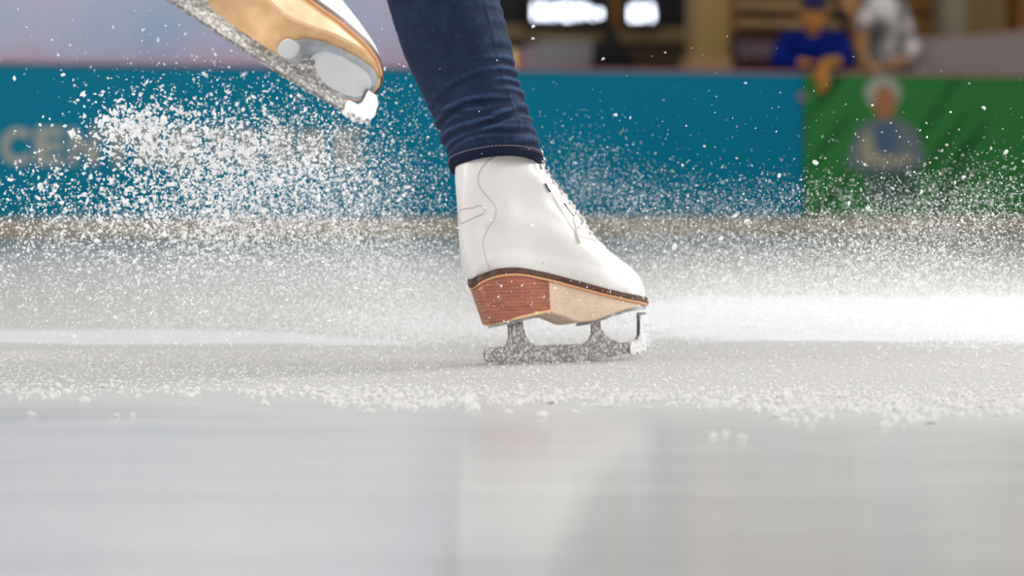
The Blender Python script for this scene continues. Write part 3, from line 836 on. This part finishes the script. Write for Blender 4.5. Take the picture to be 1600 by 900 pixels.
O = Vector(((765 - 800) * 4 / F, 4.0, 0))
M1 = Matrix.Translation(O) @ Matrix.Rotation(math.radians(30), 4, 'Z') @ Matrix.Rotation(math.radians(-6), 4, 'X')
seams = [('quarter_seam', [(779,240),(770,247),(762,252),(753,262),(747,275),(748,288),(756,301),(768,314),(775,326),(772,342),(761,360),(755,375),(757,395),(765,421)], .0008, M_SEAM),
         ('back_seam', [(724,258),(722,290),(719,330),(722,370),(730,410),(738,432)], .0004, M_PATCH),
         ('facing_slit', [(880,318),(886,328),(895,339)], .0016, M_SLIT), ('facing_slit', [(851,287),(855,295),(859,300)], .0014, M_SLIT), ('facing_slit', [(842,258),(845,265)], .0013, M_SLIT),
         ('lace_end', [(893,340),(898,352),(902,368),(906,380)], .0022, M_LACE)]
skate1, bvh1 = build_skate('ice_skate', 'white leather ice skate gliding flat on the ice below the jeans cuff', M1, .0895, False, seams)

uA = Vector((.832, 0, -.555)); nA = Vector((.555, 0, .832)); th_ = math.radians(31)
dA = Vector((0, 1, 0)); T = uA * .9682 + dA * .25
Z2 = uA * -.2105 + nA * .54 + dA * .8149; Z2.normalize(); W2 = T.cross(Z2).normalized()
R2 = Matrix((T, -W2, Z2)).transposed()
tip = at(578, 192, 3.4)
SK = 1.1
M2 = Matrix.Translation(tip - R2 @ Vector((.275, 0, .018)) * SK) @ R2.to_4x4() @ Matrix.Scale(SK, 4)
skate2, bvh2 = build_skate('ice_skate', 'white ice skate lifted in the air showing its tan sole and toe plate', M2, .055, True, None)

# ------------------------------------------------------------------ the skater's jeans
pers = empty('person', Matrix.Translation(M1 @ Vector((.03, 0, .29)))); tag(pers, 'skater in dark blue jeans, seen from the shins down, one foot lifted', 'person')
bpy.context.view_layer.update()
LX = [(-140,560), (-60,585), (0,606), (60,624), (110,645), (165,671), (215,691), (245,702), (264,706)]
RX = [(-140,752), (-60,765), (0,779), (70,797), (125,808), (165,819), (195,829), (215,838), (240,843), (264,845)]
YC = (M1 @ Vector((.032, 0, .28))).y
def jring(py, n=160, grow=0.0, wr=1.0):
    cx = (smap(LX, py) + smap(RX, py)) / 2; hwpx = (smap(RX, py) - smap(LX, py)) / 2
    Y = YC + (262 - py) * .00012
    c = at(cx, py, Y); a = hwpx * Y / F + grow
    e1 = Vector((math.cos(.1), 0, math.sin(.1) * .8)); e2 = Vector((0, 1, -.24))
    out = []
    for i in range(n):
        ph = 2 * math.pi * i / n
        x = math.cos(ph); front = -math.sin(ph)
        d = 0.0
        if wr:
            g = lambda q, s_: math.exp(-(q / s_) ** 2)
            near = max(0, min(1, (py - 130) / 40)) 
            # long slanting folds above the hem
            for y0, sl, amp, sg in ((182, -15, .0042, 4.2), (209, -17, .0052, 4.0), (226, -8, .0032, 3.0), (150, -20, .0018, 6), (196, 10, .0016, 4)):
                yy = y0 + sl * x + 4 * math.sin(3 * x + y0)
                d += -amp * g(py - yy, sg) + amp * .8 * g(py - yy + 9, sg * 1.3)
            # short puckers along the outer seam
            sd = g(ph - (2 * math.pi - .70), .42) + g(ph - (2*math.pi - .25), .25) * .8
            d += sd * .0032 * math.sin(py * .30 + 2.6 * math.sin(py * .045) + 4 * x) * min(1, max(.35, py / 120))
            d += .0012 * mnoise.noise(Vector((x * 3, front * 3, py * .03))) + .0006 * mnoise.noise(Vector((x * 9, front * 9, py * .09)))
            # side seam ridge
            d += .0010 * g(ph - (2 * math.pi - .82), .035)
        out.append(c + e1 * x * (a + d) - e2 * front * (a * 1.04 + d))
    return out
rings = [jring(py) for py in np.arange(258, -141, -2.0)]
# out of the frame: knee, thigh, hip
def extend(c0, pts, n=160):
    res = []
    for p, r in pts:
        res.append([Vector(p) + Vector((math.cos(2*math.pi*i/n) * r, math.sin(2*math.pi*i/n) * r * 1.04, 0)) for i in range(n)])
    return res
topc = sum(rings[-1], Vector()) / 160
rings += extend(topc, [((topc.x - .015, topc.y + .01, topc.z + .06), .082), ((topc.x - .04, topc.y + .02, topc.z + .16), .088), ((topc.x - .09, topc.y + .05, topc.z + .34), .105), ((topc.x - .12, topc.y + .06, topc.z + .46), .125)])
hipp = Vector((topc.x - .12, topc.y + .06, topc.z + .46))
bm = bmesh.new(); add_rings(bm, rings, True, False, True)
# lifted leg
a0 = M2 @ Vector((.02, 0, .27)); a1 = M2 @ Vector((.0, 0, .42)); a2 = M2 @ Vector((-.01, 0, .66)); a3 = hipp + Vector((.02, -.02, .02))
ax = (a1 - a0).normalized(); 
add_tube(bm, [a0, a0.lerp(a1, .5), a1, a2, a2.lerp(a3, .5) + Vector((.03, 0, .05)), a3], [.052, .055, .062, .075, .095, .12], 48)
add_ell(bm, hipp + Vector((-.02, 0, .06)), (.16, .14, .13))
for v in bm.verts: v.co -= pers.location
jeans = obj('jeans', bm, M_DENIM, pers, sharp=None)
sm = jeans.modifiers.new('cloth', 'SOLIDIFY'); sm.thickness = .0018; sm.offset = -1
def band(y0, y1, grow, nm, mat):
    bm = bmesh.new()
    ys = [y0, y0 - 1, (y0 + y1) / 2, y1 + 1, y1]
    gs = [grow * .3, grow, grow * 1.15, grow, grow * .1]
    R_ = [jring(y, 160, g_, .35) for y, g_ in zip(ys, gs)]
    inner = jring(y0, 160, -.003, .35)
    add_rings(bm, [inner] + R_, True)
    for v in bm.verts: v.co -= pers.location
    return obj(nm, bm, mat, jeans, sharp=50)
band(262, 246, .0022, 'hem', M_HEM)
bm = bmesh.new()
P = jring(247.5, 160, .0022, .35)
for i in range(0, 160, 2):
    add_tube(bm, [P[i] - pers.location, P[(i + 1) % 160] - pers.location, P[(i + 1) % 160].lerp(P[(i + 2) % 160], .45) - pers.location], .0008, 5)
obj('hem_stitching', bm, M_STITCH, jeans)

# ------------------------------------------------------------------ ice spray
OCT_V = np.array([(1,0,0), (-1,0,0), (0,1,0), (0,-1,0), (0,0,1), (0,0,-1)], float)
OCT_F = np.array([(0,2,4), (2,1,4), (1,3,4), (3,0,4), (2,0,5), (1,2,5), (3,1,5), (0,3,5)])
_b = bmesh.new(); bmesh.ops.create_icosphere(_b, subdivisions=1, radius=1); _b.verts.ensure_lookup_table()
ICO_V = np.array([v.co[:] for v in _b.verts]); ICO_F = np.array([[v.index for v in f.verts] for f in _b.faces]); _b.free()
def crystals(name, pos, size, mat, aspect=(1, 1.8), tpl='oct', smooth=False):
    TV, TF = (OCT_V, OCT_F) if tpl == 'oct' else (ICO_V, ICO_F)
    n = len(pos)
    q = rng.normal(size=(n, 4)); q /= np.linalg.norm(q, axis=1)[:, None]
    w, x, y, z = q.T
    R = np.stack([1-2*(y*y+z*z), 2*(x*y-z*w), 2*(x*z+y*w), 2*(x*y+z*w), 1-2*(x*x+z*z), 2*(y*z-x*w), 2*(x*z-y*w), 2*(y*z+x*w), 1-2*(x*x+y*y)], 1).reshape(n, 3, 3)
    sc = np.stack([rng.uniform(*aspect, n), rng.uniform(.75, 1.1, n), rng.uniform(.6, 1.0, n)], 1)
    jit = 1 + rng.uniform(-.28, .28, (n, len(TV), 1))
    V = TV[None] * sc[:, None, :] * jit
    V = np.einsum('nij,nkj->nki', R, V) * size[:, None, None] + pos[:, None, :]
    Fc = (TF[None] + (np.arange(n) * len(TV))[:, None, None]).reshape(-1, 3)
    me = bpy.data.meshes.new(name)
    me.vertices.add(n * len(TV)); me.vertices.foreach_set('co', V.reshape(-1).astype(np.float32))
    me.loops.add(Fc.size); me.loops.foreach_set('vertex_index', Fc.reshape(-1).astype(np.int32))
    me.polygons.add(len(Fc)); me.polygons.foreach_set('loop_start', np.arange(0, Fc.size, 3, dtype=np.int32))
    me.polygons.foreach_set('use_smooth', np.full(len(Fc), smooth))
    me.update(calc_edges=True)
    return link(name, me, mat)

def plume(blobs):
    """blobs: px, py, spread x, spread y, tilt deg, count, median size in mm (radius), log spread, depth, depth spread"""
    P, S = [], []
    for cx, cy, sx, sy, tilt, n, r, ls, d, sd in blobs:
        g = rng.normal(size=(n, 2)); a = math.radians(tilt)
        gx = g[:, 0] * sx; gy = g[:, 1] * sy
        X = cx + gx * math.cos(a) - gy * math.sin(a); Yp = cy + gx * math.sin(a) + gy * math.cos(a)
        D = d + rng.normal(size=n) * sd
        D = np.clip(D, 3.35, 9)
        x = (X - 800) * d / F; z = HC - (Yp - 300) * d / F
        ok = z > .002
        P.append(np.stack([x, D, z], 1)[ok]); S.append((np.clip(r * np.exp(rng.normal(size=n) * ls), .25, r * 3.2) / 1000)[ok])
    return np.concatenate(P), np.concatenate(S)

left = [(205,195,34,16,-8,330,2.0,.42,4.0,.10), (250,225,60,34,10,620,1.9,.45,4.0,.14), (330,225,85,38,8,900,1.6,.45,4.0,.16), (310,290,75,48,15,900,1.55,.45,4.0,.18),
        (400,250,90,42,5,1500,1.2,.45,4.0,.2), (480,250,80,50,10,1700,1.0,.45,4.0,.2), (400,320,100,50,10,2400,1.0,.45,4.05,.2), (330,360,55,40,0,900,1.3,.5,4.0,.15),
        (500,350,110,60,15,5200,.75,.45,4.2,.15), (610,400,80,55,20,5200,.7,.45,4.3,.1), (560,300,80,60,15,2600,.75,.45,4.3,.1),
        (120,300,90,30,5,650,1.3,.45,4.0,.2), (170,345,150,28,0,1800,1.05,.45,4.1,.25), (150,395,180,40,0,4200,.85,.45,4.15,.3), (400,420,150,45,0,5200,.75,.45,4.15,.3),
        (330,460,280,30,0,5200,.65,.45,4.2,.3), (640,470,70,40,0,2600,.65,.45,4.3,.1), (390,140,130,28,0,420,.9,.5,4.1,.2), (300,90,180,50,0,240,.8,.5,4.1,.25), (560,180,90,50,0,600,.8,.45,4.25,.1), (640,260,50,50,0,500,.7,.45,4.25,.1)]
p_, s_ = plume(left)
tag(crystals('ice_spray', p_, s_, M_SNOW), 'dense white plume of ice spray flying up beneath the lifted skate', 'ice spray', kind='stuff')
right = [(900,285,60,45,25,1100,.56,.4,4.4,.1), (980,340,80,50,15,2900,.56,.4,4.45,.12), (1080,400,110,45,5,6000,.56,.42,4.45,.15), (1250,330,160,30,-5,2300,.55,.45,4.2,.3), (1330,380,190,38,-5,8000,.58,.45,4.2,.3),
         (1500,330,90,40,-10,4600,.58,.45,4.2,.3), (1460,420,150,35,0,8000,.68,.45,4.25,.3), (1250,430,200,25,0,6000,.62,.45,4.25,.3), (1080,210,170,70,0,130,.6,.5,4.0,.3), (1400,230,180,50,0,140,.75,.5,4.1,.3), (880,320,30,60,30,700,.52,.4,4.4,.1), (1120,310,130,22,0,1200,.5,.4,4.2,.3)]
p_, s_ = plume(right)
tag(crystals('ice_spray', p_, s_, M_SNOW), 'fine sparse fan of ice spray drifting past the toe of the gliding skate', 'ice spray', kind='stuff')
mist = [(1350,480,260,22,0,16000,.75,.4,4.7,.3), (1520,505,110,26,0,9000,.8,.4,4.6,.3), (1120,485,110,22,0,7000,.7,.4,4.6,.25), (980,500,45,22,0,2500,.7,.4,4.4,.15),
        (650,510,90,20,0,4500,.65,.4,4.5,.2), (860,520,70,18,0,2600,.65,.4,4.5,.12), (900,515,90,20,0,9000,.7,.4,4.7,.2), (720,520,80,16,0,4000,.65,.4,4.6,.2), (420,500,200,18,0,4500,.65,.4,4.6,.3)]
p_, s_ = plume(mist)
tag(crystals('snow_mist', p_, s_, M_SNOW), 'low haze of powdered ice hanging over the ice around the gliding skate', 'snow mist', kind='stuff')

# loose crumbs that lie on the ice in a ragged belt in front of the skate
n = 24000
X = rng.uniform(-1.05, 1.05, n); u = rng.random(n) ** .85
edge = np.array([3.24 - .24 * x + .18 * mnoise.noise(Vector((x * 3.1, 0, 0))) + 0.18 * mnoise.noise(Vector((x * 11, 4, 0))) for x in X])
Yd = edge + (4.35 - edge) * u + rng.normal(size=n) * .03
size = np.exp(rng.normal(size=n) * .5) * (.0010 + .0018 * np.clip((3.6 - Yd) / .4, 0, 1))
size = np.clip(size, .0006, .0048) * .85
p_ = np.stack([X * Yd / 4 * 1.0, Yd, size * .35], 1)
tag(crystals('snow_crumbs', p_, size, M_CRUMB, (1, 1.4), 'ico'), 'belt of loose snow crumbs scattered on the ice in front of the skate', 'snow', kind='stuff')

# bigger crumbs and the brightest flying chips, one by one
def lump_mesh(name, seed, mat):
    bm = bmesh.new()
    for k_ in range(3 + seed % 3):
        g = bmesh.ops.create_icosphere(bm, subdivisions=2, radius=.55 + .3 * random.random())
        off = Vector((random.uniform(-.6, .6), random.uniform(-.6, .6), random.uniform(-.2, .35)))
        for v in g['verts']:
            v.co = v.co * (1 + .35 * mnoise.noise(v.co * 2.3 + Vector((seed, k_, 0)))) + off
    bmesh.ops.recalc_face_normals(bm, faces=bm.faces)
    me = bpy.data.meshes.new(name); bm.to_mesh(me); bm.free()
    me.polygons.foreach_set('use_smooth', [True] * len(me.polygons)); me.materials.append(mat)
    return me
lumps = [lump_mesh('snow_lump', s_, M_CRUMB) for s_ in range(5)]
spots = [(130,628,11), (163,606,9), (100,592,8), (415,634,13), (437,610,7), (576,646,12), (590,618,8), (655,622,8), (740,640,16), (768,628,7), (792,646,9), (842,652,15), (860,630,12), (898,646,9), (690,606,7), (620,604,7), (955,636,8),
         (1012,640,8), (1052,632,9), (1090,640,7), (1140,632,9), (1178,646,9), (1214,652,9), (1240,640,10), (1268,670,8), (1386,668,14), (1392,630,7), (1455,662,12), (1500,640,8), (1560,650,8), (260,606,7), (330,612,7), (500,612,8), (536,606,7),
         (1110,684,12), (1136,680,9), (1160,686,10), (182,652,8), (48,648,8), (210,650,7)]
for i, (px, py, s_) in enumerate(spots):
    Y = HC * F / (py - 300); r = s_ * Y / F * .62
    o = bpy.data.objects.new('snow_lump', lumps[i % 5]); C.objects.link(o)
    o.location = ((px - 800) * Y / F, Y, r * .30); o.scale = (r * random.uniform(.9, 1.3), r, r * random.uniform(.75, 1)); o.rotation_euler.z = random.uniform(0, 6)
    tag(o, 'small white snow lump on the ice in front of the skate', 'snow lump', 'snow lumps lying on the ice')
chips = [lump_mesh('ice_chip', 10 + s_, M_SNOW) for s_ in range(3)]
for i, (px, py, s_) in enumerate([(961,180,7), (985,184,4), (1053,385,9), (1126,373,9), (1148,337,8), (1168,345,8), (1066,434,7), (1133,437,8), (833,42,5), (833,60,5), (942,92,5), (1274,253,8), (1326,318,8), (224,47,6), (247,62,6), (91,86,5), (1537,169,6), (1571,238,7), (1440,300,6), (1356,325,7), (64,292,10), (115,380,9), (430,190,11), (1218,275,6), (1066,258,5), (1506,277,6)]):
    Y = 3.95 + .1 * random.random(); r = s_ * Y / F * .5
    o = bpy.data.objects.new('ice_chip', chips[i % 3]); C.objects.link(o)
    o.location = at(px, py, Y); o.scale = (r, r, r * random.uniform(.6, 1.1)); o.rotation_euler = (random.uniform(0, 6), random.uniform(0, 6), 0)
    tag(o, 'single bright chip of ice flying clear of the spray', 'ice chip', 'bright ice chips in the air')

# drifts of scraped snow on the ice
def drift(name, label, outline, hmax, mat, seed, full):
    """outline: rows (world Y, x0, x1)"""
    ys = np.linspace(outline[0][0], outline[-1][0], 120); nx = 220
    bm = bmesh.new(); rows = []
    for j, y in enumerate(ys):
        x0 = float(np.interp(y, [r[0] for r in outline], [r[1] for r in outline])); x1 = float(np.interp(y, [r[0] for r in outline], [r[2] for r in outline]))
        row = []
        for i in range(nx + 1):
            u = i / nx; x = x0 + (x1 - x0) * u
            e_ = min(1, 6 * min(u, 1 - u)) * min(1, 3.2 * min(j, 119 - j) / 119)
            n1 = mnoise.noise(Vector((x * 1.3, y * 5, seed))); n2 = mnoise.noise(Vector((x * 3.5, y * 26, seed + 5))); n3 = mnoise.noise(Vector((x * 22, y * 40, seed + 9)))
            h = hmax * (e_ * full + .35 * n1 + .35 * n2 + .12 * n3 - .42)
            row.append(Vector((x, y, max(-.004, min(h, hmax)))))
        rows.append(row)
    add_rings(bm, rows, False)
    bmesh.ops.recalc_face_normals(bm, faces=bm.faces)
    o = obj(name, bm, mat, sharp=None); return tag(o, label, 'snow', kind='stuff')
def gx(px, Y): return (px - 800) * Y / F
drift('snow_drift', 'broad white drift of scraped snow on the ice beyond the toe of the skate',
      [(4.30, gx(1260,4.3), gx(1750,4.3)), (4.55, gx(1060,4.55), gx(1750,4.55)), (4.9, gx(930,4.9), gx(1800,4.9)), (5.8, gx(900,5.8), gx(1850,5.8)), (7.0, gx(1000,7.0), gx(1850,7.0))], .010, M_DRIFT, 3, 1.0)
drift('snow_windrow', 'long thin ridge of scraped snow trailing behind the heel of the gliding skate',
      [(4.42, gx(420,4.42), gx(745,4.42)), (4.55, gx(-60,4.55), gx(745,4.55)), (4.8, gx(-160,4.8), gx(560,4.8)), (5.1, gx(-160,5.1), gx(420,5.1))], .007, M_SCRAPE, 8, .85)

# ------------------------------------------------------------------ light, camera
W = bpy.data.worlds.new('rink_air'); SC.world = W; W.use_nodes = True
bg = W.node_tree.nodes['Background']; bg.inputs['Color'].default_value = (.97, .98, 1, 1); bg.inputs['Strength'].default_value = .34
def lamp(name, loc, target, size, energy, col=(1, 1, 1)):
    L = bpy.data.lights.new(name, 'AREA'); L.shape = 'RECTANGLE'; L.size, L.size_y = size; L.energy = energy; L.color = col
    o = bpy.data.objects.new(name, L); C.objects.link(o); o.location = loc
    o.rotation_euler = (Vector(target) - Vector(loc)).to_track_quat('-Z', 'Y').to_euler(); return o
lamp('rink_and_fill_lamp', (3.2, 6.8, 4.6), (0, 4, .2), (2.2, 2.2), 190, (1, .985, .96))
lamp('rink_and_fill_lamp', (-3.0, 1.0, 4.6), (0, 4.5, .2), (2.5, 2.5), 60, (1, .99, .97))
lamp('rink_and_fill_lamp', (1.0, 10.5, 5.0), (0, 14, .2), (5, 2), 60, (1, .98, .95))

lamp('rink_and_fill_lamp', (1.2, -1.2, 2.4), (0, 4, .2), (1.8, 1.8), 85, (1, .99, .975))  # fill added from the camera side for the boot's upright faces, no rink fixture
lamp('rink_and_fill_lamp', (-4.2, 2.6, 1.6), (-.3, 4.1, .35), (1.5, 1.2), 80, (1, .99, .98))  # added low on the left to whiten the spray, not a ceiling lamp
lamp('rink_and_fill_lamp', (4.2, 4.6, 1.7), (.1, 4.1, .3), (1.5, 1.2), 125, (1, .985, .965))  # added low on the right to lift spray and boot edges, no fixture there

cam = bpy.data.cameras.new('camera'); co = bpy.data.objects.new('camera', cam); C.objects.link(co)
co.location = (0, 0, HC); co.rotation_euler = (math.radians(90), 0, 0)
cam.sensor_width = 36; cam.lens = F / 1600 * 36; cam.shift_y = -150 / 1600
cam.clip_end = 100
cam.dof.use_dof = True; cam.dof.focus_distance = 3.75; cam.dof.aperture_fstop = cam.lens / 24.0
cam.dof.aperture_blades = 0
SC.camera = co
SC.view_settings.view_transform = 'Standard'; SC.view_settings.look = 'None'; SC.view_settings.gamma = 1; SC.view_settings.use_curve_mapping = False
SC.view_settings.exposure = 0.22
SC.cycles.use_denoising = True
